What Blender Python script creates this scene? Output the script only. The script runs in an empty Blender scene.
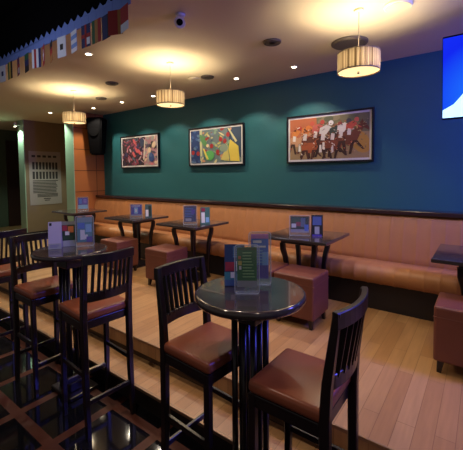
import bpy, bmesh, math, random
from mathutils import Vector, Matrix
random.seed(7)
S = bpy.context.scene
COL = S.collection
PI = math.pi

# ---------------------------------------------------------------- materials
def srgb(r, g, b):
    f = lambda c: (c / 255 / 12.92) if c <= 10 else ((c / 255 + .055) / 1.055) ** 2.4
    return (f(r), f(g), f(b), 1)

MATS = {}
def mat(name, col, rough=.5, metal=0, spec=.5, noise=0, nscale=8, emit=None, estr=0, coat=0, bump=0):
    m = bpy.data.materials.new(name); m.use_nodes = True
    nt = m.node_tree; p = nt.nodes['Principled BSDF']
    p.inputs['Base Color'].default_value = col if len(col) == 4 else (*col, 1)
    p.inputs['Roughness'].default_value = rough
    p.inputs['Metallic'].default_value = metal
    p.inputs['Specular IOR Level'].default_value = spec
    p.inputs['Coat Weight'].default_value = coat
    if emit:
        p.inputs['Emission Color'].default_value = emit if len(emit) == 4 else (*emit, 1)
        p.inputs['Emission Strength'].default_value = estr
    if noise or bump:
        tc = nt.nodes.new('ShaderNodeTexCoord'); n = nt.nodes.new('ShaderNodeTexNoise')
        n.inputs['Scale'].default_value = nscale; n.inputs['Detail'].default_value = 4
        nt.links.new(tc.outputs['Object'], n.inputs['Vector'])
        if noise:
            mx = nt.nodes.new('ShaderNodeMix'); mx.data_type = 'RGBA'
            c = p.inputs['Base Color'].default_value
            mx.inputs[6].default_value = (c[0] * (1 - noise), c[1] * (1 - noise), c[2] * (1 - noise), 1)
            mx.inputs[7].default_value = (min(1, c[0] * (1 + noise)), min(1, c[1] * (1 + noise)), min(1, c[2] * (1 + noise)), 1)
            nt.links.new(n.outputs['Fac'], mx.inputs[0]); nt.links.new(mx.outputs[2], p.inputs['Base Color'])
        if bump:
            b = nt.nodes.new('ShaderNodeBump'); b.inputs['Strength'].default_value = bump; b.inputs['Distance'].default_value = .01
            nt.links.new(n.outputs['Fac'], b.inputs['Height']); nt.links.new(b.outputs['Normal'], p.inputs['Normal'])
    MATS[name] = m
    return m

def brick_mat(name, c1, c2, cm, bw, rh, mortar, off, loc, rot, rough, rough_m=None, coat=0, grain=0):
    m = bpy.data.materials.new(name); m.use_nodes = True
    nt = m.node_tree; p = nt.nodes['Principled BSDF']; L = nt.links.new
    tc = nt.nodes.new('ShaderNodeTexCoord'); mp = nt.nodes.new('ShaderNodeMapping')
    mp.inputs['Location'].default_value = loc; mp.inputs['Rotation'].default_value = rot
    L(tc.outputs['Object'], mp.inputs['Vector'])
    b = nt.nodes.new('ShaderNodeTexBrick')
    b.offset = off; b.offset_frequency = 2; b.squash = 1
    b.inputs['Color1'].default_value = c1; b.inputs['Color2'].default_value = c2; b.inputs['Mortar'].default_value = cm
    b.inputs['Scale'].default_value = 1; b.inputs['Mortar Size'].default_value = mortar
    b.inputs['Mortar Smooth'].default_value = 0.02; b.inputs['Bias'].default_value = 0
    b.inputs['Brick Width'].default_value = bw; b.inputs['Row Height'].default_value = rh
    L(mp.outputs[0], b.inputs['Vector'])
    out = b.outputs['Color']
    if grain:
        n = nt.nodes.new('ShaderNodeTexNoise'); mp2 = nt.nodes.new('ShaderNodeMapping')
        mp2.inputs['Scale'].default_value = (40, 3, 3); L(tc.outputs['Object'], mp2.inputs['Vector']); L(mp2.outputs[0], n.inputs['Vector'])
        n.inputs['Scale'].default_value = 1; n.inputs['Detail'].default_value = 3
        mx = nt.nodes.new('ShaderNodeMix'); mx.data_type = 'RGBA'; mx.blend_type = 'MULTIPLY'; mx.inputs[0].default_value = grain
        L(out, mx.inputs[6]); L(n.outputs['Fac'], mx.inputs[7]); out = mx.outputs[2]
    L(out, p.inputs['Base Color'])
    p.inputs['Roughness'].default_value = rough; p.inputs['Coat Weight'].default_value = coat
    if rough_m is not None:
        mr = nt.nodes.new('ShaderNodeMapRange'); mr.inputs[3].default_value = rough; mr.inputs[4].default_value = rough_m
        L(b.outputs['Fac'], mr.inputs[0]); L(mr.outputs[0], p.inputs['Roughness'])
    MATS[name] = m
    return m

M_TEAL = mat('teal_paint', (.019, .128, .148), .55, noise=.06, nscale=3)
M_CEIL = mat('ceiling_paint', (.66, .59, .44), .8, noise=.03, nscale=2)
M_BLACK = mat('black_ceiling', (.002, .002, .003), .95, spec=.05)
M_DARK = mat('dark_stained_wood', (.011, .0065, .0075), .28, noise=.3, nscale=20, coat=.1)
M_RAIL = mat('rail_wood', (.03, .010, .012), .22, noise=.3, nscale=12, coat=.4)
M_TAN = mat('tan_leather', (.39, .165, .062), .5, noise=.10, nscale=6, bump=.1)
M_STOOL = mat('brown_leather', (.155, .045, .028), .5, noise=.15, nscale=8, bump=.1)
M_SEAT = mat('seat_leather', (.27, .072, .036), .34, noise=.12, nscale=9, bump=.08)
M_FLOORW = brick_mat('oak_planks', (.58, .33, .145, 1), (.46, .235, .095, 1), (.30, .15, .06, 1), .85, .092, .0016, .37,
                     (0, 0, 0), (0, 0, PI / 2), .33, coat=.15, grain=.35)
M_TILE = brick_mat('inlaid_tiles', (.006, .006, .009, 1), (.009, .008, .010, 1), (.085, .02, .011, 1), .49, .465, .034, 0,
                   (2.2 + .49 * 20, -1.45 + .465 * 20, 0), (0, 0, 0), .07, .55)
M_TILE.node_tree.nodes['Principled BSDF'].inputs['Specular IOR Level'].default_value = .35
M_RISER = mat('dark_riser', (.07, .038, .02), .5, noise=.2)
M_RISER2 = mat('black_riser', (.014, .009, .007), .5, noise=.2)
M_NOSE = mat('brass_nosing', (.30, .19, .12), .35, metal=.6)
M_PLINTH = mat('plinth_black', (.010, .007, .010), .5)
M_CLAD = brick_mat('orange_wood_panels', (.50, .17, .045, 1), (.42, .135, .034, 1), (.12, .035, .01, 1), 2.0, .42, .007, 0,
                   (0, .2, 0), (-PI / 2, -PI / 2, 0), .4, grain=.25)
M_GREEN = mat('pale_green_paint', (.28, .42, .30), .6, noise=.05)
M_TANW = mat('brown_wallpaper', (.20, .14, .085), .7, noise=.08)
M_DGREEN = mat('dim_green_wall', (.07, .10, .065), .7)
M_DOOR = mat('dark_red_door', (.035, .012, .009), .5, noise=.2)
M_FRAME = mat('black_frame', (.006, .006, .010), .35)
M_MOUNT = mat('white_mount', (.72, .70, .68), .7)
M_WHITE = mat('white_metal', (.8, .8, .76), .4)
M_GREY = mat('grey_plastic', (.20, .20, .19), .5)
M_VENT = mat('vent_metal', (.10, .085, .075), .55)
M_CHROME = mat('chrome', (.6, .58, .52), .22, metal=1)
M_BRASSBAR = mat('footrest_steel', (.38, .33, .28), .3, metal=1)
M_LENS = mat('lamp_lens', (1, .9, .7), .4, emit=(1, .84, .58), estr=14)
M_DIFF = mat('pendant_diffuser', (.9, .8, .6), .5, emit=(1, .74, .36), estr=1.15)
M_BULB = mat('pendant_bulb', (1, .8, .5), .5, emit=(1, .72, .36), estr=4)
M_BLK = mat('speaker_black', (.002, .002, .0025), .9, spec=.08)
M_CORD = mat('cord_beige', (.25, .20, .15), .6)
M_TABTOP = mat('polished_table_top', (.042, .032, .033), .15, noise=.2, nscale=15, coat=.5)
M_PAPER = mat('white_paper', (.55, .53, .52), .7)
M_POSTER = mat('grey_poster', (.30, .27, .26), .7)
M_INK = mat('poster_ink', (.022, .02, .022), .8)

def flat(name, r, g, b, rough=.6):
    if name not in MATS: mat(name, srgb(r, g, b), rough)
    return MATS[name]

# acrylic: mostly see-through with a sharp sheen
def acrylic():
    m = bpy.data.materials.new('clear_acrylic'); m.use_nodes = True; nt = m.node_tree
    nt.nodes.remove(nt.nodes['Principled BSDF'])
    o = nt.nodes['Material Output']; t = nt.nodes.new('ShaderNodeBsdfTransparent'); g = nt.nodes.new('ShaderNodeBsdfGlossy')
    d = nt.nodes.new('ShaderNodeBsdfDiffuse'); d.inputs[0].default_value = (.6, .62, .7, 1)
    g.inputs['Roughness'].default_value = .1; t.inputs[0].default_value = (.93, .95, .97, 1)
    a = nt.nodes.new('ShaderNodeMixShader'); a.inputs[0].default_value = .12; b = nt.nodes.new('ShaderNodeMixShader'); b.inputs[0].default_value = .08
    nt.links.new(t.outputs[0], a.inputs[1]); nt.links.new(g.outputs[0], a.inputs[2])
    nt.links.new(a.outputs[0], b.inputs[1]); nt.links.new(d.outputs[0], b.inputs[2]); nt.links.new(b.outputs[0], o.inputs[0])
    return m
M_ACR = acrylic()
M_RIM = mat('acrylic_edge', (.42, .46, .52), .2)

# pleated lamp shade: translucent cloth in strips of differing tone
def shade_mat():
    m = bpy.data.materials.new('pleated_shade'); m.use_nodes = True; nt = m.node_tree; L = nt.links.new
    nt.nodes.remove(nt.nodes['Principled BSDF']); o = nt.nodes['Material Output']
    tc = nt.nodes.new('ShaderNodeTexCoord'); sx = nt.nodes.new('ShaderNodeSeparateXYZ'); L(tc.outputs['Object'], sx.inputs[0])
    at = nt.nodes.new('ShaderNodeMath'); at.operation = 'ARCTAN2'; L(sx.outputs[1], at.inputs[0]); L(sx.outputs[0], at.inputs[1])
    cb = nt.nodes.new('ShaderNodeCombineXYZ'); mu = nt.nodes.new('ShaderNodeMath'); mu.operation = 'MULTIPLY'; mu.inputs[1].default_value = 5.5
    L(at.outputs[0], mu.inputs[0]); L(mu.outputs[0], cb.inputs[0])
    n = nt.nodes.new('ShaderNodeTexNoise'); n.inputs['Scale'].default_value = 1.6; n.inputs['Detail'].default_value = 2; L(cb.outputs[0], n.inputs['Vector'])
    r = nt.nodes.new('ShaderNodeValToRGB'); r.color_ramp.elements[0].position = .38; r.color_ramp.elements[1].position = .62
    r.color_ramp.elements[0].color = (.13, .085, .045, 1); r.color_ramp.elements[1].color = (.62, .50, .33, 1); L(n.outputs['Fac'], r.inputs[0])
    d = nt.nodes.new('ShaderNodeBsdfDiffuse'); t = nt.nodes.new('ShaderNodeBsdfTranslucent'); mx = nt.nodes.new('ShaderNodeMixShader'); mx.inputs[0].default_value = .05
    L(r.outputs[0], d.inputs[0]); L(r.outputs[0], t.inputs[0]); L(d.outputs[0], mx.inputs[1]); L(t.outputs[0], mx.inputs[2]); L(mx.outputs[0], o.inputs[0])
    return m
M_SHADE = shade_mat()

# the tv picture: deep blue with a bright cyan glow low right, a screen gives off light
def screen_mat():
    m = bpy.data.materials.new('tv_picture'); m.use_nodes = True; nt = m.node_tree; L = nt.links.new
    nt.nodes.remove(nt.nodes['Principled BSDF']); o = nt.nodes['Material Output']
    tc = nt.nodes.new('ShaderNodeTexCoord'); mp = nt.nodes.new('ShaderNodeMapping'); mp.inputs['Location'].default_value = (.25, 0, .22)
    mp.inputs['Scale'].default_value = (1.35, 1, 1.5)
    L(tc.outputs['Object'], mp.inputs[0]); g = nt.nodes.new('ShaderNodeTexGradient'); g.gradient_type = 'SPHERICAL'; L(mp.outputs[0], g.inputs[0])
    r = nt.nodes.new('ShaderNodeValToRGB'); e = r.color_ramp.elements
    e[0].position = 0; e[0].color = (.008, .03, .85, 1); e[1].position = .75; e[1].color = (.012, .14, .9, 1)
    k = e.new(.35); k.color = (.006, .02, .80, 1)
    L(g.outputs['Fac'], r.inputs[0]); em = nt.nodes.new('ShaderNodeEmission'); em.inputs[1].default_value = 1.0; L(r.outputs[0], em.inputs[0]); L(em.outputs[0], o.inputs[0])
    return m
M_SCREEN = screen_mat()
M_SCREENW = mat('tv_white_shape', (.6, .9, .9), .5, emit=(.55, .95, .92), estr=1.1)

# ---------------------------------------------------------------- mesh builder
class MB:
    def __init__(s): s.bm = bmesh.new(); s.mats = []
    def mi(s, m):
        if m not in s.mats: s.mats.append(m)
        return s.mats.index(m)
    def poly(s, pts, m=None):
        f = s.bm.faces.new([s.bm.verts.new(p) for p in pts])
        if m: f.material_index = s.mi(m)
        return f
    def box(s, x0, y0, z0, x1, y1, z1, bev=0, m=None, seg=2, mtx=None):
        b = bmesh.new(); bmesh.ops.create_cube(b, size=1)
        for v in b.verts: v.co = Vector(((x0 + x1) / 2 + v.co.x * (x1 - x0), (y0 + y1) / 2 + v.co.y * (y1 - y0), (z0 + z1) / 2 + v.co.z * (z1 - z0)))
        if bev: bmesh.ops.bevel(b, geom=list(b.edges), offset=bev, segments=seg, profile=.5, affect='EDGES')
        s.merge(b, m, mtx)
    def merge(s, b, m=None, mtx=None):
        k = s.mi(m) if m else 0
        mp = {}
        for v in b.verts: mp[v] = s.bm.verts.new(mtx @ v.co if mtx else v.co)
        for f in b.faces:
            try:
                g = s.bm.faces.new([mp[v] for v in f.verts]); g.material_index = k; g.smooth = f.smooth
            except ValueError: pass
        b.free()
    def sweep(s, path, w, h, up=(0, 0, 1), m=None, bev=0):
        # rectangular section w (sideways) x h (along up) swept along the path; w, h may be lists
        n = len(path); P = [Vector(p) for p in path]; up = Vector(up); rings = []
        b = bmesh.new()
        for i in range(n):
            t = (P[min(i + 1, n - 1)] - P[max(i - 1, 0)]).normalized()
            side = t.cross(up).normalized(); u = side.cross(t).normalized()
            ww = (w[i] if isinstance(w, (list, tuple)) else w) / 2; hh = (h[i] if isinstance(h, (list, tuple)) else h) / 2
            c = min(ww, hh) * .25
            rings.append([b.verts.new(P[i] + side * a + u * d) for a, d in ((-ww + c, -hh), (ww - c, -hh), (ww, -hh + c), (ww, hh - c), (ww - c, hh), (-ww + c, hh), (-ww, hh - c), (-ww, -hh + c))])
        for i in range(n - 1):
            for j in range(8): b.faces.new((rings[i][j], rings[i][(j + 1) % 8], rings[i + 1][(j + 1) % 8], rings[i + 1][j]))
        b.faces.new(list(reversed(rings[0]))); b.faces.new(rings[-1])
        bmesh.ops.recalc_face_normals(b, faces=list(b.faces))
        s.merge(b, m)
    def lathe(s, prof, n=48, m=None, loc=(0, 0, 0), smooth=True, cap=True):
        b = bmesh.new(); rings = []
        for r, z in prof: rings.append([b.verts.new((loc[0] + r * math.cos(2 * PI * k / n), loc[1] + r * math.sin(2 * PI * k / n), loc[2] + z)) for k in range(n)])
        for i in range(len(prof) - 1):
            for j in range(n):
                f = b.faces.new((rings[i][j], rings[i][(j + 1) % n], rings[i + 1][(j + 1) % n], rings[i + 1][j])); f.smooth = smooth and abs(prof[i][1] - prof[i + 1][1]) > 1e-4
        if cap: b.faces.new(list(reversed(rings[0]))); b.faces.new(rings[-1])
        bmesh.ops.recalc_face_normals(b, faces=list(b.faces))
        s.merge(b, m)
    def build(s, name, m=None, parent=None):
        me = bpy.data.meshes.new(name); s.bm.normal_update(); s.bm.to_mesh(me); s.bm.free()
        ms = s.mats if s.mats else [m]
        for x in ms: me.materials.append(x)
        o = bpy.data.objects.new(name, me); COL.objects.link(o)
        if parent: o.parent = parent
        return o

def tag(o, label=None, cat=None, group=None, kind=None):
    if label: o['label'] = label
    if cat: o['category'] = cat
    if group: o['group'] = group
    if kind: o['kind'] = kind
    return o
def empty(name, loc, label, cat, group=None, rz=0):
    o = bpy.data.objects.new(name, None); COL.objects.link(o); o.location = loc; o.rotation_euler = (0, 0, rz); o.empty_display_size = .1
    return tag(o, label, cat, group)
def dup(o, loc=None, rz=None, label=None, group=None, parent=None):
    c = o.copy(); COL.objects.link(c)
    if parent: c.parent = parent
    if loc is not None: c.location = loc
    if rz is not None: c.rotation_euler = (0, 0, rz)
    if label: c['label'] = label
    if group: c['group'] = group
    for ch in list(o.children): dup(ch, parent=c)
    return c
def bx(name, m, parent, *a, bev=0, seg=2):
    b = MB(); b.box(*a, bev=bev, seg=seg); return b.build(name, m, parent)
def struct(o): o['kind'] = 'structure'; return o

# ---------------------------------------------------------------- setting
ZF = -.34
YE, YN = 1.79, 1.535          # platform edge, lower step nosing
CEIL = 2.64
XL, XR = -10.5, 2.2
b = MB(); b.box(XL - .2, -3.0, ZF - .1, XR, 1.60, ZF); struct(b.build('floor', M_TILE))
b = MB(); b.box(XL - .2, YE, -.12, XR, 5.6, 0); struct(b.build('platform', M_FLOORW))
struct(bx('trim_1', M_RISER, None, XL - .2, YE + .012, -.18, XR, YE + .06, -.022))
struct(bx('trim_2', M_NOSE, None, XL - .2, YE - .012, -.020, XR, YE - .0005, .003, bev=.003))
struct(bx('step_tread', M_FLOORW, None, XL - .2, YN + .012, -.20, XR, YE + .012, -.170))
struct(bx('trim_3', M_NOSE, None, XL - .2, YN - .012, -.190, XR, YN + .0115, -.167, bev=.003))
struct(bx('trim_4', M_RISER2, None, XL - .2, YN + .025, ZF, XR, YN + .065, -.2005))
struct(bx('wall_back', M_TEAL, None, -6.45, 4.18, 0, XR, 4.33, CEIL + .1))
struct(bx('wall_left', M_CLAD, None, -6.75, 3.53, 0, -6.45, 4.33, CEIL + .02))
struct(bx('trim_5', M_GREEN, None, -6.75, 3.515, 0, -6.452, 3.5295, CEIL))
struct(bx('ceiling', M_CEIL, None, XL - .2, 1.5, CEIL, XR, 5.6, CEIL + .08))
struct(bx('ceiling_black', M_BLACK, None, XL - .2, -3, 2.98, XR, 1.5, 3.05))
struct(bx('trim_6', M_BLACK, None, XL - .2, 1.478, CEIL - .04, XR, 1.4995, 2.98))
# recess beyond the wing wall
struct(bx('pillar', M_TANW, None, -8.58, 3.40, 0, -8.3, 4.9, CEIL))
struct(bx('trim_7', M_GREEN, None, -8.58, 3.38, .1, -8.302, 3.3995, CEIL))
struct(bx('baseboard_pillar', M_PLINTH, None, -8.299, 3.38, 0, -8.28, 4.9, .10))
struct(bx('wall_far', M_DGREEN, None, -10.7, 1.5, 0, XL, 5.6, CEIL))
struct(bx('door_1', M_DOOR, None, XL + .001, 3.82, 0, XL + .05, 4.75, 2.35))
struct(bx('wall_recess', M_DGREEN, None, XL, 5.45, 0, -6.75, 5.6, CEIL))
struct(bx('wall_side', M_DGREEN, None, -6.95, 4.33, 0, -6.75, 5.45, CEIL))

# ---------------------------------------------------------------- banquette
bq = empty('banquette', (0, 3.85, 0), 'long tan leather banquette with vertical channels along the teal wall', 'banquette')
def channel(name, prof, x0, x1, pitch, depth, m, closed=True):
    n = int(round((x1 - x0) / pitch)); xs = []
    for k in range(n):
        a = x0 + (x1 - x0) * k / n; w = (x1 - x0) / n
        xs += [(a, 1), (a + .06 * w, .45), (a + .2 * w, .1), (a + .5 * w, 0), (a + .8 * w, .1), (a + .94 * w, .45)]
    xs.append((x1, 1))
    N = len(prof); nrm = []
    for i in range(N):
        p, q = Vector(prof[i - 1]), Vector(prof[(i + 1) % N]); t = (q - p).normalized(); nrm.append(Vector((t.y, -t.x)))
    mb = MB(); rings = []
    for x, g in xs:
        rings.append([mb.bm.verts.new((x, prof[i][0] - 3.85 - nrm[i].x * depth * g, prof[i][1] - nrm[i].y * depth * g)) for i in range(N)])
    for a, c in zip(rings, rings[1:]):
        for i in range(N):
            f = mb.bm.faces.new((a[i], a[(i + 1) % N], c[(i + 1) % N], c[i])); f.smooth = True
    mb.bm.faces.new(rings[0]); mb.bm.faces.new(list(reversed(rings[-1])))
    bmesh.ops.recalc_face_normals(mb.bm, faces=list(mb.bm.faces))
    return mb.build(name, m, bq)
seat_prof = [(3.90, .27), (3.58, .27), (3.525, .285), (3.50, .32), (3.49, .37), (3.50, .415), (3.525, .44), (3.57, .453), (3.75, .45), (3.90, .44)]
back_prof = [(4.17, .40), (3.875, .40), (3.86, .43), (3.865, .50), (3.90, .65), (3.94, .80), (3.975, .895), (3.99, .925), (4.17, .93)]
channel('seat', seat_prof, -6.44, XR, .125, .005, M_TAN)
channel('backrest', back_prof, -6.44, XR, .125, .005, M_TAN)
bx('plinth', M_PLINTH, bq, -6.44, 3.59 - 3.85, 0, XR, 4.17 - 3.85, .268)
bx('cap_rail', M_RAIL, bq, -6.445, 3.955 - 3.85, .931, XR, 4.179 - 3.85, .978, bev=.008)

# ---------------------------------------------------------------- pictures
def art_ellipse(mb, cx, cz, rx, rz, lay, m, rot=0, n=14, ya=0):
    pts = []
    for k in range(n):
        a = 2 * PI * k / n; x = rx * math.cos(a); z = rz * math.sin(a)
        pts.append((cx + x * math.cos(rot) - z * math.sin(rot), ya - lay, cz + x * math.sin(rot) + z * math.cos(rot)))
    mb.poly(pts, m)
def picture(xc, label, painter):
    w, h = 1.11, .62
    e = empty('framed_picture', (xc, 4.18, 1.825), label, 'picture', 'framed pictures on the teal wall')
    f = MB(); t = .022; d = .045
    f.box(-w / 2, -d, -h / 2, w / 2, -.001, -h / 2 + t, bev=.003); f.box(-w / 2, -d, h / 2 - t, w / 2, -.001, h / 2, bev=.003)
    f.box(-w / 2, -d, -h / 2 + t, -w / 2 + t, -.001, h / 2 - t, bev=.003); f.box(w / 2 - t, -d, -h / 2 + t, w / 2, -.001, h / 2 - t, bev=.003)
    f.build('frame', M_FRAME, e)
    bx('mount', M_MOUNT, e, -w / 2 + t, -.034, -h / 2 + t, w / 2 - t, -.004, h / 2 - t)
    p = MB(); W, H = w - 2 * t - .05, h - 2 * t - .05
    def P(u, v, l): return ((u - .5) * W, -.0345 - l * .00006, (v - .5) * H)
    class A: pass
    A.P = staticmethod(P)
    def poly(pts, c, l): p.poly([P(min(1, max(0, u)), min(1, max(0, v)), l) for u, v in pts], flat('ink_%d_%d_%d' % c, *c))
    def ell(u, v, ru, rv, c, l, rot=0):
        pts = []
        for k in range(14):
            a = 2 * PI * k / 14; x = ru * math.cos(a); y = rv * math.sin(a)
            pts.append((u + x * math.cos(rot) - y * math.sin(rot), v + x * math.sin(rot) + y * math.cos(rot)))
        poly(pts, c, l)
    A.poly, A.ell = staticmethod(poly), staticmethod(ell)
    painter(A)
    p.build('print', None, e)
    return e
def crowd(A):                                        # dark scene of red and pink daubs, paler on the right
    R = random.Random(3)
    A.poly([(0, 0), (1, 0), (1, 1), (0, 1)], (58, 40, 44), 0)
    A.poly([(.64, 0), (1, 0), (1, 1), (.68, 1)], (176, 128, 138), 1)
    pal = [(110, 48, 66), (156, 72, 88), (62, 58, 100), (26, 26, 40), (176, 100, 112), (84, 104, 120), (44, 46, 72), (120, 58, 84), (196, 160, 168)]
    for i in range(125):
        u, v = R.random() * .66, R.random(); A.ell(u, v, .010 + R.random() * .022, .02 + R.random() * .08, R.choice(pal), 2 + i, R.uniform(-.8, .8))
    pal2 = [(196, 116, 124), (214, 150, 150), (86, 76, 96), (160, 156, 150), (60, 58, 60), (216, 190, 160)]
    for i in range(34):
        u, v = .68 + R.random() * .32, R.random(); A.ell(u, v, .02 + R.random() * .03, .04 + R.random() * .07, R.choice(pal2), 127 + i, R.uniform(-.8, .8))
    for u, v in ((.38, .86), (.44, .55), (.52, .48), (.36, .40)): A.ell(u, v, .035, .11, (196, 88, 92), 163, .3)
    A.ell(.86, .26, .075, .15, (52, 74, 130), 165); A.ell(.84, .36, .04, .08, (74, 98, 150), 166)
    A.poly([(.63, .2), (.66, .2), (.70, .9), (.67, .9)], (220, 205, 190), 167); A.ell(.60, .82, .06, .15, (64, 76, 100), 164)
def carnival(A):                                      # blue left, green and yellow daubs, yellow wing on the right
    R = random.Random(5)
    A.poly([(0, 0), (1, 0), (1, 1), (0, 1)], (110, 128, 128), 0)
    A.poly([(0, 0), (.22, 0), (.22, 1), (0, 1)], (38, 62, 112), 1); A.poly([(.8, .45), (1, .1), (1, 1), (.74, 1)], (52, 72, 96), 1)
    A.poly([(.20, 0), (.24, 0), (.24, 1), (.19, 1)], (200, 200, 150), 2)
    pal = [(90, 140, 96), (196, 190, 110), (160, 60, 56), (120, 140, 160), (214, 204, 150), (70, 92, 120), (205, 150, 110), (140, 170, 140)]
    for i in range(80):
        u, v = .22 + R.random() * .62, R.random(); A.ell(u, v, .010 + R.random() * .025, .02 + R.random() * .06, R.choice(pal), 3 + i, R.uniform(-.8, .8))
    for i in range(16):
        A.ell(R.random() * .2, R.random(), .03, .05, R.choice([(60, 90, 140), (40, 50, 90), (90, 120, 150)]), 84 + i, .3)
    A.poly([(.80, .04), (.97, .02), (.95, .45), (.80, .66), (.77, .40)], (222, 200, 84), 101); A.poly([(.62, .08), (.78, .04), (.76, .50), (.68, .3)], (206, 196, 110), 100)
    A.poly([(.75, .98), (.78, .98), (.93, .60), (.90, .56)], (205, 200, 150), 102)
    A.ell(.40, .22, .095, .15, (92, 176, 96), 103); A.ell(.27, .68, .05, .20, (96, 150, 92), 103, .3); A.ell(.68, .42, .08, .12, (140, 160, 140), 104)
    for u, v in ((.05, .33), (.16, .30), (.44, .50), (.62, .68), (.70, .62), (.56, .32), (.76, .8)): A.ell(u, v, .035, .07, (168, 50, 52), 105)
    A.ell(.36, .52, .03, .05, (240, 216, 170), 106); A.poly([(.26, .44), (.29, .44), (.38, .12), (.34, .10)], (226, 206, 96), 104)
def race(A):                                          # a field of racehorses and jockeys
    R = random.Random(9)
    A.poly([(0, 0), (1, 0), (1, 1), (0, 1)], (160, 134, 96), 0)
    A.poly([(0, .62), (1, .58), (1, 1), (0, 1)], (112, 108, 78), 1)
    for i in range(16): A.ell(R.uniform(.4, 1), R.uniform(.7, .97), .06, .07, R.choice([(124, 118, 84), (96, 98, 72), (140, 128, 96)]), 2 + i)
    A.poly([(0, .35), (.4, .3), (.36, 1), (0, 1)], (190, 108, 70), 18)
    A.ell(.90, .36, .11, .26, (184, 138, 62), 19, .2)
    def horse(u, v, s, c, l, dk, leg=1):
        A.ell(u, v, .115 * s, .15 * s, c, l)
        A.ell(u - .08 * s, v + .02 * s, .06 * s, .14 * s, c, l + 1)
        A.poly([(u + .05 * s, v - .06 * s), (u + .11 * s, v - .02 * s), (u + .20 * s, v + .30 * s), (u + .14 * s, v + .33 * s), (u + .04 * s, v + .12 * s)], c, l + 1)
        A.poly([(u + .13 * s, v + .34 * s), (u + .19 * s, v + .33 * s), (u + .265 * s, v + .18 * s), (u + .245 * s, v + .14 * s), (u + .16 * s, v + .22 * s)], c, l + 2)
        A.poly([(u + .14 * s, v + .33 * s), (u + .16 * s, v + .40 * s), (u + .17 * s, v + .33 * s)], c, l + 2)
        for a, bb, k in ((-.09, -.15, .35), (-.06, -.03, .38), (.05, .02, .36), (.08, .17, .26)):
            A.poly([(u + (a - .022) * s, v - .06 * s), (u + (a + .022) * s, v - .06 * s), (u + (bb + .016) * s, v - k * s), (u + (bb - .012) * s, v - k * s)], dk, l + 2)
    def jockey(u, v, s, c, cap, l):
        A.poly([(u - .06 * s, v), (u + .03 * s, v - .02 * s), (u + .10 * s, v + .14 * s), (u + .04 * s, v + .21 * s), (u - .05 * s, v + .14 * s)], c, l)
        A.poly([(u - .03 * s, v + .02 * s), (u + .02 * s, v), (u + .01 * s, v - .16 * s), (u - .04 * s, v - .15 * s)], (226, 216, 206), l + 1)
        A.ell(u + .09 * s, v + .24 * s, .032 * s, .06 * s, cap, l + 2); A.ell(u + .10 * s, v + .21 * s, .02 * s, .035 * s, (190, 140, 110), l + 1)
        A.poly([(u + .06 * s, v + .15 * s), (u + .09 * s, v + .11 * s), (u + .16 * s, v + .03 * s), (u + .13 * s, v + .02 * s)], c, l + 2)
    horse(.10, .44, .8, (200, 150, 110), 20, (70, 46, 38)); jockey(.07, .58, .8, (214, 132, 62), (196, 60, 44), 24)
    horse(.30, .40, 1.0, (104, 56, 40), 28, (60, 34, 28)); jockey(.22, .62, 1.0, (218, 128, 60), (204, 92, 70), 33)
    horse(.28, .28, .85, (166, 84, 48), 37, (80, 44, 34)); jockey(.36, .66, .9, (206, 104, 92), (190, 70, 60), 42)
    horse(.50, .40, 1.0, (84, 44, 36), 46, (52, 30, 28)); jockey(.46, .60, 1.0, (226, 220, 210), (235, 232, 226), 51)
    horse(.58, .30, .9, (128, 62, 42), 55, (60, 34, 28)); jockey(.58, .58, .9, (58, 70, 62), (150, 60, 62), 60)
    horse(.76, .46, 1.02, (110, 56, 40), 64, (64, 36, 30)); jockey(.68, .62, .95, (232, 222, 210), (60, 56, 70), 69); jockey(.78, .66, .85, (196, 80, 66), (206, 96, 84), 73)
    for i, (u, v) in enumerate(((.12, .20), (.40, .16), (.44, .22), (.55, .14))): A.poly([(u, v), (u + .035, v), (u + .03, v + .18), (u + .005, v + .18)], (228, 220, 208), 78 + i)
_race = race
def race(A):
    _race(A); Q = random.Random(21)
    for i in range(170):
        u = Q.random(); v = Q.uniform(.12, .86)
        c = Q.choice([(120, 64, 44), (70, 40, 34), (206, 150, 110), (184, 92, 66), (226, 214, 200), (150, 96, 62)]) if u < .86 else Q.choice([(160, 140, 100), (186, 150, 90), (120, 110, 80)])
        A.ell(u, v, Q.uniform(.004, .011), Q.uniform(.008, .03), c, 90 + i, Q.uniform(-1, 1))
picture(-5.255, 'framed print of a dark red crowd, nearest the corner loudspeaker', crowd)
picture(-3.405, 'framed print of green and yellow daubs, the middle picture', carnival)
picture(-1.595, 'framed print of jockeys racing brown horses', race)

# ---------------------------------------------------------------- banquette tables and stools
def make_square_table(loc, label):
    t = empty('banquette_table', loc, label, 'table', 'square tables along the banquette')
    bx('table_top', M_TABTOP, t, -.355, -.33, .715, .355, .33, .745, bev=.006)
    bx('apron', M_DARK, t, -.19, -.19, .665, .19, .19, .7145, bev=.004)
    for sx in (-1, 1):
        for sy in (-1, 1):
            k = MB(); k.sweep([(sx * a, sy * a, z) for a, z in ((.175, .67), (.172, .60), (.155, .52), (.145, .42), (.14, .2), (.14, .03))], [.05, .05, .046, .042, .04, .04], [.05, .05, .046, .042, .04, .04], up=(1, 0, 0))
            k.build('leg', M_DARK, t)
    bx('base', M_DARK, t, -.165, -.165, 0, .165, .165, .03, bev=.006)
    return t
tb = [(-1.50, 3.305, 'square dark table under the racehorse picture'),
      (-3.11, 3.305, 'square dark table under the green and yellow picture'),
      (-4.28, 3.305, 'square dark table under the dark red crowd picture'),
      (-5.92, 3.31, 'square dark table in the corner by the orange panelled wall'),
      (.045, 3.20, 'square dark table cut by the right edge, below the blue screen')]
TABLES = []
for i, (x, y, l) in enumerate(tb):
    TABLES.append(make_square_table((x, y, 0), l) if i == 0 else dup(TABLES[0], (x, y, 0), 0, l))

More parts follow.
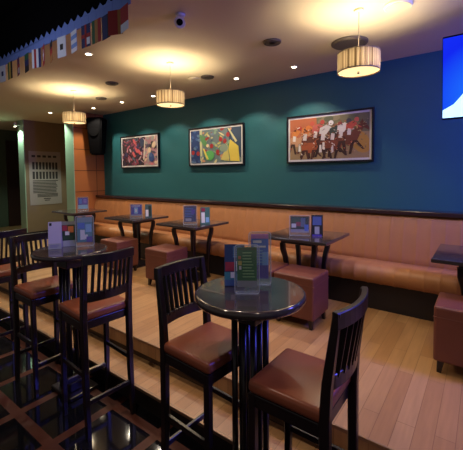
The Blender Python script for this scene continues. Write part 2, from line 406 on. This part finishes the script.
def make_stool(loc, label):
    t = empty('cube_stool', loc, label, 'stool', 'brown leather cube stools')
    k = MB(); k.box(-.2, -.18, .085, .2, .18, .47, bev=.018, seg=3); k.build('body', M_STOOL, t)
    k = MB()
    k.box(-.202, -.182, .39, .202, .182, .397, bev=.003); k.build('seam', M_STOOL, t)
    for sx in (-1, 1):
        for sy in (-1, 1):
            k = MB(); k.sweep([(sx * .155, sy * .135, .088), (sx * .165, sy * .145, 0)], [.045, .028], [.045, .028], up=(1, 0, 0)); k.build('foot', M_DARK, t)
    return t
sp = [(-1.37, 2.925, .0, 'brown leather cube stool before the racehorse picture table, its right one'),
      (-1.785, 2.925, .0, 'brown cube stool mostly hidden behind the green menu on the round table'),
      (-3.2, 2.915, .0, 'brown leather cube stool at the table under the green and yellow picture'),
      (-4.20, 2.93, .0, 'brown cube stool seen over the back of the left bar chair'),
      (-.065, 2.84, .0, 'brown cube stool cut by the right edge of the photo')]
ST = None
for x, y, r, l in sp:
    if ST is None: ST = make_stool((x, y, 0), l)
    else: dup(ST, (x, y, 0), r, l)

# ---------------------------------------------------------------- high bar tables
def make_bar_table(loc, label):
    t = empty('bar_table', loc, label, 'bar table', 'round high tables on the tiled floor')
    k = MB(); k.lathe([(.25, 1.098), (.268, 1.102), (.275, 1.112), (.275, 1.130), (.270, 1.138), (.262, 1.14)], 64); k.build('table_top', M_TABTOP, t)
    k = MB(); k.lathe([(.15, 1.075), (.19, 1.097)], 40); k.build('collar', M_DARK, t)
    k = MB(); k.box(-.078, -.078, 1.0, .078, .078, 1.0745, bev=.008); k.build('neck', M_DARK, t)
    for sx in (-1, 0, 1):
        for sy in (-1, 0, 1):
            if sx == 0 and sy == 0: continue
            k = MB(); r = .013 if (sx == 0 or sy == 0) else .016
            k.lathe([(r, .10), (r, 1.003)], 14, loc=(sx * .056, sy * .056, 0)); k.build('post', M_DARK, t)
    k = MB(); k.box(-.085, -.085, .03, .085, .085, .105, bev=.01); k.build('block', M_DARK, t)
    k = MB(); k.box(-.15, -.12, 0, .15, .12, .032, bev=.008); k.build('base', M_DARK, t)
    return t
BT = make_bar_table((-.93, 1.395, ZF), 'round high table with the green menu, between two facing bar chairs in front')
dup(BT, (-2.63, 1.385, ZF), 0, 'round high table with the white card, behind the left bar chair')

# ---------------------------------------------------------------- bar chairs (faces +x, origin on the floor under the seat)
W2, D2, HS, HT = .182, .172, .825, 1.212
def make_chair(loc, rz, label):
    t = empty('bar_chair', loc, label, 'bar chair', 'dark slatted bar chairs', rz)
    k = MB(); k.box(-D2, -W2, HS - .058, D2, W2, HS, bev=.02, seg=4)
    for f in k.bm.faces: f.smooth = True
    k.build('seat', M_SEAT, t)
    bx('seat_frame', M_DARK, t, -D2 + .006, -W2 + .006, HS - .115, D2 - .006, W2 - .006, HS - .057, bev=.005)
    lean = .05
    for s in (-1, 1):
        y = s * (W2 - .018)
        k = MB(); k.sweep([(D2 - .02, y, HS - .06), (D2 - .02, y, .4), (D2 - .014, y, 0)], [.036, .034, .028], [.036, .034, .028], up=(1, 0, 0)); k.build('leg', M_DARK, t)
        k = MB(); k.sweep([(-D2 - .03, y, 0), (-D2 - .008, y, .35), (-D2 - .004, y, HS - .05), (-D2 - .012, y, HS + .1), (-D2 - lean, y, HT)], [.03, .036, .038, .036, .03], [.034, .040, .042, .038, .028], up=(1, 0, 0)); k.build('leg', M_DARK, t)
    def arc(z, bow, y0, n=11):
        xx = -D2 - .012 - (lean - .012) * max(0, (z - HS - .1)) / (HT - HS - .1)
        return [(xx - bow * (1 - (2 * i / (n - 1) - 1) ** 2), -y0 + 2 * y0 * i / (n - 1), z) for i in range(n)]
    k = MB(); k.sweep(arc(HT - .028, .034, W2 - .002), .026, .064); k.build('top_rail', M_DARK, t)
    k = MB(); k.sweep(arc(HS + .105, .03, W2 - .02), .022, .06); k.build('lower_rail', M_DARK, t)
    for i in range(7):
        v = -1 + 2 * (i + 1) / 8; y = v * (W2 - .03)
        a = -D2 - .013 - .03 * (1 - v * v); c = -D2 - .044 - .034 * (1 - v * v)
        k = MB(); k.sweep([(a, y, HS + .12), (c, y, HT - .05)], .011, .028, up=(1, 0, 0)); k.build('spindle', M_DARK, t)
    for s in (-1, 1):
        y = s * (W2 - .018)
        k = MB(); k.sweep([(-D2 + .002, y, .41), (D2 - .025, y, .41)], .018, .03); k.build('stretcher', M_DARK, t)
    k = MB(); k.sweep([(-D2 - .016, -W2 + .022, .235), (-D2 - .016, W2 - .022, .235)], .02, .03); k.build('stretcher', M_DARK, t)
    k = MB(); k.sweep([(D2 - .018, -W2 + .022, .235), (D2 - .018, W2 - .022, .235)], .022, .03); fr = k.build('footrest', M_DARK, t)
    k = MB(); k.box(D2 - .028, -W2 + .04, .2505, D2 - .008, W2 - .04, .256, bev=.002); k.build('kick_plate', M_BRASSBAR, fr)
    return t
CH = make_chair((-.642, 1.375, ZF), PI - .01, 'dark bar chair in front at right, seen from behind its backrest')
dup(CH, (-1.185, 1.375, ZF), -.07, 'dark bar chair left of the round table with the green menu, facing right')
dup(CH, (-2.225, 1.335, ZF), 3.06, 'dark bar chair at left, its slatted back toward the camera')
dup(CH, (-2.93, 1.32, ZF), -.01, 'dark bar chair behind the table with the white card, orange seat showing')
dup(CH, (-3.80, 1.27, ZF), PI, 'dark bar chair cut by the left edge of the photo')

# ---------------------------------------------------------------- menus and cards
def card_panel(mb, w, h, base, marks, T=.003, mtx=None):
    """upright panel in the xz plane, front toward -y; marks = (u0,v0,u1,v1,material) rectangles"""
    b = bmesh.new(); bmesh.ops.create_cube(b, size=1)
    for v in b.verts: v.co = Vector((v.co.x * w, v.co.y * T, h / 2 + v.co.z * h))
    mb.merge(b, base, mtx)
    for i, (u0, v0, u1, v1, m) in enumerate(marks):
        pts = [Vector(((u - .5) * w, -T / 2 - .0004 - .00005 * i, v * h)) for u, v in ((u0, v0), (u1, v0), (u1, v1), (u0, v1))]
        mb.poly([mtx @ p if mtx else p for p in pts], m)
def lines(u0, u1, v0, v1, n, m, rnd):
    out = []
    for i in range(n):
        v = v0 + (v1 - v0) * (i + .5) / n; h = (v1 - v0) / n * .3
        out.append((u0, v - h / 2, u0 + (u1 - u0) * rnd.uniform(.65, 1), v + h / 2, m))
    return out
RN = random.Random(4)
def leaning(a, x=0, y=0, rz=0): return Matrix.Translation((x, y, 0)) @ Matrix.Rotation(rz, 4, 'Z') @ Matrix.Rotation(a, 4, 'X')
def folded_card(loc, rz, w, h, base, marks, label, back=None, group='menus and cards on the tables'):
    t = empty('menu_card', loc, label, 'menu card', group, rz)
    a = .14; off = h * math.sin(a) 
    k = MB(); card_panel(k, w, h, base, marks, mtx=Matrix.Translation((0, -off, .0006)) @ Matrix.Rotation(-a, 4, 'X')); k.build('front_panel', None, t)
    k = MB(); card_panel(k, w, h, back or base, [], mtx=Matrix.Translation((0, off, .0006)) @ Matrix.Rotation(a, 4, 'X')); k.build('back_panel', None, t)
    return t
def stand_menu(loc, rz, w, h, base, marks, label, group='menus and cards on the tables', margin=.012):
    """printed sheet in a clear acrylic stand with rounded corners and a foot"""
    t = empty('menu_stand', loc, label, 'menu stand', group, rz)
    b = bmesh.new(); W, H, r = w / 2 + margin, h + 2 * margin + .02, .015; pts = []
    for cx, cz, a0 in ((W - r, r, -90), (W - r, H - r, 0), (-W + r, H - r, 90), (-W + r, r, 180)):
        for q in range(6):
            a = math.radians(a0 + q * 18); pts.append((cx + r * math.cos(a), cz + r * math.sin(a)))
    fr = [b.verts.new((x, -.006, z)) for x, z in pts]; bk = [b.verts.new((x, .006, z)) for x, z in pts]
    b.faces.new(fr); b.faces.new(list(reversed(bk)))
    for i in range(len(pts)): b.faces.new((fr[i], bk[i], bk[(i + 1) % len(pts)], fr[(i + 1) % len(pts)]))
    bmesh.ops.recalc_face_normals(b, faces=list(b.faces))
    k = MB(); k.merge(b, M_ACR); k.box(-W, -.03, 0, W, .03, .005, bev=.002, m=M_ACR); hd = k.build('holder', None, t)
    k = MB(); k.sweep([(x, -.0065, z) for x, z in pts] + [(pts[0][0], -.0065, pts[0][1])], .003, .003, up=(0, 1, 0)); k.build('rim', M_RIM, hd)
    k = MB(); card_panel(k, w, h, base, marks, T=.002, mtx=Matrix.Translation((0, 0, margin + .02))); k.build('sheet', None, t)
    return t
F = flat
navy = F('card_navy', 34, 56, 104); green = F('card_green', 26, 112, 58); blue = F('card_blue', 60, 110, 205); lilac = F('card_lilac', 176, 170, 205)
white = F('card_white', 225, 225, 230); red = F('card_red', 150, 40, 66); pink = F('card_pink', 205, 120, 190); teal = F('card_teal', 60, 130, 150)
yel = F('card_yellow', 205, 190, 90); dk = F('card_dark', 16, 18, 26); cyan = F('card_cyan', 130, 180, 220); dgreen = F('card_dark_green', 26, 52, 40); orange = F('card_orange', 200, 110, 60)
purple = F('card_purple', 70, 56, 160); silver = F('card_silver', 150, 155, 170)
ZT = ZF + 1.1402
FACE = math.atan2(.93, 1.4)         # the way the cards on the right table turn, toward the camera
folded_card((-1.045, 1.425, ZT), .62, .105, .215, navy,
    [(0, .16, 1, .34, teal), (0, .02, 1, .16, F('card_mid', 70, 100, 150)), (.04, .36, .5, .58, red)] + lines(.42, .95, .68, .96, 6, cyan, RN) + [(.58, .36, .78, .60, white), (.3, .2, .5, .34, white), (.6, .1, .75, .3, cyan)],
    'dark blue folded drinks card, left on the round table in front', dk)
stand_menu((-.918, 1.352, ZT), .60, .095, .195, green,
    [(0, 0, 1, .16, silver), (0, .93, 1, 1, F('card_olive', 60, 90, 50))] + lines(.28, .92, .22, .9, 9, F('card_text', 150, 205, 140), RN) + [(.06, .55, .24, .66, yel), (.10, .44, .22, .53, white), (.06, .70, .2, .78, orange)],
    'green menu sheet in a clear stand on the front round table')
stand_menu((-.938, 1.502, ZT), .60, .09, .235, blue,
    [(0, .9, 1, 1, pink), (0, 0, 1, .3, purple), (.1, .80, .6, .86, white), (.15, .70, .85, .74, white), (.65, .3, 1, .6, F('card_sky', 120, 170, 235))] + lines(.1, .9, .34, .66, 5, cyan, RN),
    'tall blue leaflet in a clear stand behind the green menu')
folded_card((-2.745, 1.325, ZT), .95, .095, .215, lilac, [(0, 0, 1, .2, silver), (.08, .86, .26, .96, dk)] + lines(.1, .9, .05, .16, 3, purple, RN), 'white folded card with a dark corner mark on the left round table', lilac)
folded_card((-2.758, 1.437, ZT), 1.0, .105, .205, dgreen,
    [(0, 0, 1, .24, silver), (0, .86, 1, 1, F('card_grey', 120, 120, 125)), (.1, .62, .45, .84, red), (.5, .55, .9, .8, orange), (.3, .45, .6, .6, white), (.15, .28, .85, .42, F('card_moss', 40, 70, 50))],
    'dark green picture card beside the white card', dgreen)
stand_menu((-2.64, 1.515, ZT), .95, .115, .205, teal,
    [(0, .8, 1, 1, F('card_pale', 120, 150, 165)), (.05, .55, .5, .78, blue), (.2, .1, .5, .5, white), (.45, .12, .7, .3, white), (.6, 0, 1, .22, purple), (.55, .4, .95, .72, cyan)],
    'pale blue advert in a clear stand on the left round table')
G2 = 'menus and cards on the tables'
def tab_cards(x, y, *a): pass
zt = .7455
stand_menu((-4.135, 3.19, zt), .75, .155, .165, F('card_royal', 44, 58, 170), [(.3, .2, .65, .75, cyan), (.4, .35, .55, .6, white), (0, 0, 1, .12, silver)] + lines(.08, .9, .78, .96, 2, white, RN), 'bright blue advert in a clear stand under the crowd picture')
folded_card((-4.02, 3.32, zt), .9, .10, .20, F('card_slate', 70, 96, 100), [(.1, .1, .5, .6, white), (.5, .1, .9, .9, dgreen)], 'slim grey green card beside the bright blue advert', dgreen)
stand_menu((-3.015, 3.16, zt), .70, .15, .20, navy, lines(.08, .9, .3, .9, 6, blue, RN) + [(.1, .05, .6, .22, silver), (.6, .5, .9, .8, purple)], 'dark blue advert in a clear stand on the middle banquette table')
folded_card((-2.885, 3.30, zt), .85, .12, .215, F('card_green_grey', 60, 110, 105), [(.08, .08, .45, .7, white), (.1, .75, .5, .95, red), (.55, .1, .9, .4, cyan)], 'green and white card behind the dark blue advert', teal)
stand_menu((-1.515, 3.20, zt), .45, .185, .165, dgreen,
    [(0, 0, 1, .2, silver), (.05, .3, .3, .55, white), (.3, .4, .55, .65, red), (.55, .35, .8, .9, F('card_steel', 90, 110, 140)), (.75, .1, .97, .5, blue), (.1, .65, .5, .92, F('card_forest', 30, 80, 60))],
    'landscape green drinks advert in a clear stand under the racehorse picture')
folded_card((-1.365, 3.285, zt), .42, .115, .215, dk, [(.12, .52, .88, .92, F('card_denim', 70, 90, 150)), (.3, .1, .7, .45, silver), (.1, 0, .9, .08, purple)], 'black framed portrait card right of the landscape advert', white)
stand_menu((-5.87, 3.35, zt), 1.0, .16, .20, purple, [(.0, .0, 1, .35, cyan), (.1, .45, .4, .9, blue), (.55, .5, .9, .9, F('card_violet', 110, 90, 190))], 'purple and blue advert on the corner table by the orange wall')

# ---------------------------------------------------------------- pendant lamps
def make_pendant(loc, label):
    t = empty('pendant_lamp', loc, label, 'pendant lamp', 'pleated drum pendant lamps')   # origin at the ceiling
    k = MB(); n = 240; prof = (-.33, -.472)
    r0 = .155; rings = []
    for z in prof:
        rings.append([k.bm.verts.new(((r0 + .0022 * math.cos(60 * 2 * PI * i / n)) * math.cos(2 * PI * i / n), (r0 + .0022 * math.cos(60 * 2 * PI * i / n)) * math.sin(2 * PI * i / n), z)) for i in range(n)])
    for i in range(n): k.bm.faces.new((rings[1][i], rings[1][(i + 1) % n], rings[0][(i + 1) % n], rings[0][i])).smooth = True
    k.build('shade', M_SHADE, t)
    for z in (-.33, -.472):
        k = MB(); k.lathe([(r0 + .003, z - .004), (r0 + .003, z + .004), (r0 - .003, z + .004), (r0 - .003, z - .004), (r0 + .003, z - .004)], 64, cap=False); k.build('shade_ring', M_CORD, t)
    k = MB(); k.lathe([(.150, -.467), (.150, -.463)], 48); df = k.build('diffuser', M_DIFF, t)
    k = MB(); k.lathe([(.004, -.488), (.010, -.484), (.010, -.477), (.006, -.4675)], 16); k.build('finial', M_CHROME, df)
    k = MB(); k.lathe([(.0022, -.40), (.0022, -.015)], 8); k.build('cord', M_CORD, t)
    k = MB(); k.lathe([(.036, -.016), (.04, -.001)], 32); k.build('ceiling_rose', M_CEIL, t)
    k = MB(); k.lathe([(.018, -.445), (.018, -.41), (.012, -.40)], 16); k.build('lamp_holder', M_WHITE, t)
    return t
pend = [(-.812, 2.76, 'pleated drum pendant lamp near the racehorse picture, largest of three'),
        (-2.88, 2.73, 'pleated drum pendant lamp above the middle of the banquette'),
        (-4.93, 2.72, 'pleated drum pendant lamp before the orange panelled wall, farthest')]
PL = None
for x, y, l in pend:
    if PL is None: PL = make_pendant((x, y, CEIL), l)
    else: dup(PL, (x, y, CEIL), 0, l)

# ---------------------------------------------------------------- ceiling fittings
def make_downlight(loc, label):
    t = empty('downlight', loc, label, 'downlight', 'small recessed ceiling downlights')
    k = MB(); k.lathe([(.030, -.004), (.042, -.006), (.045, -.0015), (.045, 0)], 32); k.build('trim_ring', M_WHITE, t)
    k = MB(); k.lathe([(.027, -.0065), (.027, -.0042)], 24); k.build('lens', M_LENS, t)
    return t
dls = [(-5.90, 3.63, 'recessed downlight above the loudspeaker in the corner'),
       (-5.06, 3.65, 'recessed downlight over the crowd picture'),
       (-4.28, 3.68, 'recessed downlight right of the crowd picture'),
       (-2.66, 3.70, 'recessed downlight right of the middle picture'),
       (-1.84, 3.73, 'recessed downlight over the racehorse picture'),
       (-3.33, 2.01, 'lone recessed downlight close to the flag bunting'),
       (-6.99, 3.36, 'recessed downlight above the pale green wall end'),
       ]
DL = None
for x, y, l in dls:
    if DL is None: DL = make_downlight((x, y, CEIL), l)
    else: dup(DL, (x, y, CEIL), 0, l)

def make_vent(loc, label, cat='ceiling vent', m=M_VENT, r=.11):
    t = empty('ceiling_vent', loc, label, cat, 'round ceiling vents')
    k = MB(); k.lathe([(r, -.001), (r, -.012), (r * .9, -.018), (r * .82, -.014), (r * .8, -.004)], 40); k.build('ring', M_VENT if m is M_VENT else m, t)
    k = MB()
    k.lathe([(r * .62, -.013), (r * .72, -.017), (r * .72, -.0145), (r * .62, -.0135)], 36); k.lathe([(r * .3, -.013), (r * .42, -.017), (r * .42, -.0145), (r * .3, -.0135)], 30)
    k.build('grille', M_VENT, t)
    return t
vs = [(-1.66, 2.9, .085, 'round vent in the ceiling, alone between two pendant lamps'),
      (-2.90, 3.40, .085, 'dark round vent behind the middle pendant lamp'),
      (-4.12, 2.82, .085, 'round vent in the ceiling left of the middle pendant lamp'),
      (-5.05, 3.25, .085, 'round vent beside the farthest pendant lamp')]
V0 = None
for x, y, r, l in vs:
    if V0 is None: V0 = make_vent((x, y, CEIL), l, r=r)
    else: dup(V0, (x, y, CEIL), 0, l)
def disc(loc, r, label, name, cat, m1, m2):
    t = empty(name, loc, label, cat)
    k = MB(); k.lathe([(r, -.001), (r, -.012), (r * .93, -.02)], 48); k.build('ring', m1, t)
    k = MB(); k.lathe([(r * .88, -.024), (r * .90, -.0202)], 40); k.build('grille', m2, t)
disc((-.555, 2.86, CEIL), .10, 'flat pale round ceiling speaker at the top edge right', 'ceiling_speaker', 'ceiling speaker', M_WHITE, M_CEIL)
disc((-3.09, 3.36, CEIL), .085, 'pale round ceiling speaker behind the middle pendant lamp', 'ceiling_speaker', 'ceiling speaker', M_CEIL, M_CEIL)
disc((-1.08, 3.38, CEIL), .17, 'wide grey round ceiling diffuser behind the largest pendant lamp', 'ceiling_diffuser', 'ceiling vent', M_VENT, M_VENT)

# small spotlight fixed high on the pillar end, washing down it
t = empty('wall_spotlight', (-8.45, 3.38, 2.52), 'small bright spotlight at the top of the pale green pillar edge', 'spotlight')
k = MB(); k.box(-.012, -.10, -.008, .012, -.001, .012, bev=.003); k.build('arm', M_WHITE, t)
k = MB(); k.lathe([(.022, -.03), (.026, .0), (.026, .05), (.018, .058)], 24, loc=(0, -.10, 0)); k.build('head', M_WHITE, t)
k = MB(); k.lathe([(.019, -.036), (.021, -.0305)], 20, loc=(0, -.10, 0)); k.build('lens', M_LENS, t)

# security camera
t = empty('security_camera', (-1.955, 1.97, CEIL), 'small pale grey security camera with black lens under the ceiling', 'security camera')
k = MB(); k.lathe([(.035, -.016), (.04, -.001)], 28); k.build('bracket', M_WHITE, t)
k = MB(); k.lathe([(.010, -.04), (.010, -.014)], 14); k.build('stem', M_GREY, t)
k = MB(); mm = Matrix.Translation((.0, 0, -.066)) @ Matrix.Rotation(.70, 4, 'Z') @ Matrix.Rotation(math.radians(108), 4, 'X')
bb = bmesh.new(); bmesh.ops.create_cone(bb, cap_ends=True, segments=28, radius1=.038, radius2=.042, depth=.12)
k.merge(bb, M_WHITE, mm); bd = k.build('body', None, t)
k = MB(); bb = bmesh.new(); bmesh.ops.create_cone(bb, cap_ends=True, segments=24, radius1=.025, radius2=.025, depth=.006)
k.merge(bb, M_BLK, mm @ Matrix.Translation((0, 0, .0632))); k.build('lens', None, bd)

# loudspeaker in the corner
t = empty('loudspeaker', (-6.19, 3.88, 2.10), 'black loudspeaker hung in the corner by the orange wall', 'loudspeaker', rz=.55); t.scale = (1.15, 1.15, 1.2)
k = MB(); b8 = [(-.14, -.14, .34), (.14, -.14, .34), (.14, .10, .34), (-.14, .10, .34), (-.10, -.10, -.26), (.10, -.10, -.26), (.10, .08, -.26), (-.10, .08, -.26)]
vv = [k.bm.verts.new(p) for p in b8]
for f in ((0, 1, 2, 3), (7, 6, 5, 4), (0, 4, 5, 1), (1, 5, 6, 2), (2, 6, 7, 3), (3, 7, 4, 0)): k.bm.faces.new([vv[i] for i in f])
bmesh.ops.recalc_face_normals(k.bm, faces=list(k.bm.faces)); bmesh.ops.bevel(k.bm, geom=list(k.bm.edges), offset=.02, segments=2, affect='EDGES')
k.build('cabinet', M_BLK, t)
k = MB(); bb = bmesh.new(); bmesh.ops.create_cone(bb, cap_ends=True, segments=28, radius1=.075, radius2=.085, depth=.012); k.merge(bb, M_BLK, Matrix.Translation((0, -.125, .12)) @ Matrix.Rotation(PI / 2 - .07, 4, 'X')); k.build('driver', None, t)
bx('bracket', M_BLK, t, -.02, .09, .05, .02, .23, .09)

# television
t = empty('television', (.26, 3.2, 2.112), 'wall hung television showing a bright blue picture, at the right edge', 'television')
k = MB(); k.box(-.55, -.03, -.315, .55, .03, .315, bev=.008); k.build('case', M_BLK, t)
k = MB(); k.poly([(-.545, -.0312, -.302), (.537, -.0312, -.302), (.537, -.0312, .302), (-.545, -.0312, .302)]); sc = k.build('screen', M_SCREEN, t)
k = MB(); k.poly([(-.544, -.0318, -.300), (-.544, -.0318, -.24), (-.47, -.0318, -.20), (-.42, -.0318, -.14), (-.36, -.0318, -.06), (-.30, -.0318, .02), (-.22, -.0318, -.06), (-.1, -.0318, -.16), (.15, -.0318, -.300)]); k.build('picture_shape', M_SCREENW, sc)
k = MB(); k.box(-.03, .03, -.1, .03, .08, .50); k.build('bracket', M_BLK, t)
t.rotation_euler = (math.radians(7), 0, 0)

# poster on the pillar
t = empty('poster', (-8.298, 3.83, 1.33), 'grey notice poster with dark columns of text on the brown pillar', 'poster')
bx('sheet', M_POSTER, t, -.001, -.36, -.62, .008, .36, .62)
k = MB()
def part(n):
    global k
    k.build(n, M_INK, t); k = MB()
def bar(y0, z0, y1, z1): k.poly([(.0088, y0, z0), (.0088, y1, z0), (.0088, y1, z1), (.0088, y0, z1)], M_INK)
for j in range(8):
    y = -.29 + j * .074
    for z0 in (.20, -.02): bar(y, z0, y + .05, z0 + .17)
part('text_columns')
for j in range(9): bar(-.29, -.07 - j * .034, .29 - RN.random() * .06, -.052 - j * .034)
for j in range(3): bar(-.2, -.38 - j * .03, .27, -.362 - j * .03)
bar(-.06, -.49, .1, -.47); bar(-.04, -.53, .08, -.51)
part('text_lines')
for j in range(5): bar(-.3 + j * .12, .48, -.22 + j * .12, .53)
part('heading')

# ---------------------------------------------------------------- flag bunting along the edge of the ceiling
t = empty('flag_bunting', (0, 1.462, CEIL - .055), 'string of small national flags along the edge of the black ceiling', 'bunting')
fb = F('fringe_blue', 108, 132, 206)
k = MB(); k.sweep([(-10.4, 0, .005), (-8, 0, -.012), (-5.2, 0, .005), (-3.5, 0, -.012), (-1.83, 0, .005)], .008, .008); k.build('cord', fb, t)
k = MB(); x = -5.1
while x < -1.95:
    k.box(x, -.004, -.075, x + .098, -.001, -.008); k.poly([(x, -.002, -.008), (x + .098, -.002, -.008), (x + .05, -.002, .035)]); x += .1
k.build('fringe', fb, t)
C = lambda r, g, b_: F('flag_%d_%d_%d' % (r, g, b_), r, g, b_, .8)
wht, rd, nv, gr, yl, bk_, lb, gold = C(205, 208, 225), C(150, 36, 40), C(34, 40, 92), C(40, 90, 62), C(190, 160, 70), C(26, 24, 30), C(110, 140, 205), C(160, 110, 60)
designs = [('v', [nv, wht, rd]), ('h', [wht, rd, wht]), ('dot', [wht, nv]), ('v', [gr, yl, bk_]), ('jack', [nv, rd]), ('h', [gr, nv, bk_]), ('v', [wht, rd, wht, nv]), ('cross', [rd, wht]), ('h', [bk_, rd, gold]),
           ('dot', [wht, bk_]), ('h', [wht, lb, wht, lb, wht]), ('jack', [nv, rd]), ('v', [gr, gold, rd]), ('v', [nv, nv, bk_]), ('v', [rd, rd, gold]), ('h', [rd, rd, wht]), ('cross', [nv, yl]), ('v', [gr, wht, rd])]
fx = [-4.35, -4.18, -3.985, -3.80, -3.61, -3.43, -3.235, -3.10, -2.965, -2.79, -2.60, -2.43, -2.29, -2.17, -2.06, -1.96]
for i, (kind, cs) in enumerate(designs[:len(fx)]):
    k = MB(); w, h = .115, .165
    tilt = RN.uniform(-.35, .35); R = Matrix.Translation((fx[i], -.012 - .0, -.075)) @ Matrix.Rotation(tilt, 4, 'Z')
    z1 = -0.0
    def fl(u0, v0, u1, v1, m, l=0):
        k.box((u0 - .5) * w, -.0012 - .0006 * l, -h + v0 * h, (u1 - .5) * w, .0012 + .0006 * l, -h + v1 * h, m=m, mtx=R)
    if kind == 'v':
        for j, c in enumerate(cs): fl(j / len(cs), 0, (j + 1) / len(cs), 1, c)
    elif kind == 'h':
        for j, c in enumerate(cs): fl(0, 1 - (j + 1) / len(cs), 1, 1 - j / len(cs), c)
    elif kind == 'cross':
        fl(0, 0, 1, 1, cs[0]); fl(.4, .2, .6, .8, cs[1], 1); fl(.2, .42, .8, .58, cs[1], 2)
    elif kind == 'dot':
        fl(0, 0, 1, 1, cs[0]); fl(.32, .36, .68, .64, cs[1], 1)
    else:
        fl(0, 0, 1, 1, cs[0]); fl(.4, 0, .6, 1, cs[1], 2); fl(0, .42, 1, .58, cs[1], 2); fl(.55, .1, .95, .4, wht, 1)
    k.build('flag', None, t)

# ---------------------------------------------------------------- lights
def light(kind, name, loc, energy, col, **kw):
    d = bpy.data.lights.new(name, kind); d.energy = energy; d.color = col
    rot = kw.pop('rot', (0, 0, 0))
    for a, v in kw.items(): setattr(d, a, v)
    o = bpy.data.objects.new(name, d); COL.objects.link(o); o.location = loc; o.rotation_euler = rot
    return o
WARM = (1, .74, .46)
for x, y, l in dls:
    far = x < -6.5
    light('SPOT', 'downlight_beam', (x, y, CEIL - .012), (34 if x > -5.5 else 55) if not far else (130 if x > -8 else 200), (1, .86, .68) if not far else (.85, 1, .78), spot_size=math.radians(112), spot_blend=.35, shadow_soft_size=.02)
for x, y in ((-1.66, 2.0), (0.1, 2.0), (-3.47, 3.69), (-5.0, 2.0), (.9, 2.9), (-1.66, .7), (.1, .6)):
    light('SPOT', 'downlight_beam', (x, y, CEIL - .012), 30 if x < -.5 else 19, (1, .84, .66), spot_size=math.radians(112), spot_blend=.35, shadow_soft_size=.02)
for x, y, l in pend:
    for q in (-.06, .06):
        light('POINT', 'pendant_bulb', (x + q, y - q * .5, CEIL - .41), 11, (1, .82, .54), shadow_soft_size=.025)
    light('SPOT', 'pendant_down', (x, y, CEIL - .50), 26, (1, .80, .52), spot_size=math.radians(150), spot_blend=.6, shadow_soft_size=.12)
light('SPOT', 'pillar_spot_beam', (-8.45, 3.27, 2.47), 45, (.80, 1, .80), spot_size=math.radians(120), spot_blend=.5, shadow_soft_size=.02)
# lights added without a visible source
light('POINT', 'flag_fill', (-3.0, .75, 2.3), 7, (.82, .84, 1), shadow_soft_size=.08)  # added fill to brighten the flags
light('AREA', 'blue_wash', (1.75, 3.0, 2.3), 90, (.10, .10, 1), size=.5, rot=(math.radians(20), math.radians(48), 0))  # added for the blue cast at the right, its source unseen
w = bpy.data.worlds.new('World'); S.world = w; w.use_nodes = True
bg = w.node_tree.nodes['Background']; bg.inputs[0].default_value = (.60, .53, .50, 1); bg.inputs[1].default_value = .20

# ---------------------------------------------------------------- camera
f_, pi_, ya_, ro_, py_ = 341.001, .0483542, .640061, -.00913459, 190.744
fw = Vector((-math.sin(ya_) * math.cos(pi_), math.cos(ya_) * math.cos(pi_), -math.sin(pi_)))
rt = Vector((math.cos(ya_), math.sin(ya_), 0)); up = rt.cross(fw)
r2 = rt * math.cos(ro_) + up * math.sin(ro_); u2 = -rt * math.sin(ro_) + up * math.cos(ro_)
cd = bpy.data.cameras.new('camera'); co = bpy.data.objects.new('camera', cd); COL.objects.link(co)
mw = Matrix((r2, u2, -fw)).transposed().to_4x4(); mw.translation = (0, 0, 1.38); co.matrix_world = mw
cd.sensor_fit = 'HORIZONTAL'; cd.sensor_width = 36; cd.lens = f_ / 463 * 36; cd.shift_y = (py_ - 225) / 463; cd.clip_start = .02
S.camera = co
vs_ = S.view_settings; vs_.view_transform = 'Standard'; vs_.look = 'None'; vs_.exposure = .15; vs_.gamma = 1; vs_.use_curve_mapping = False
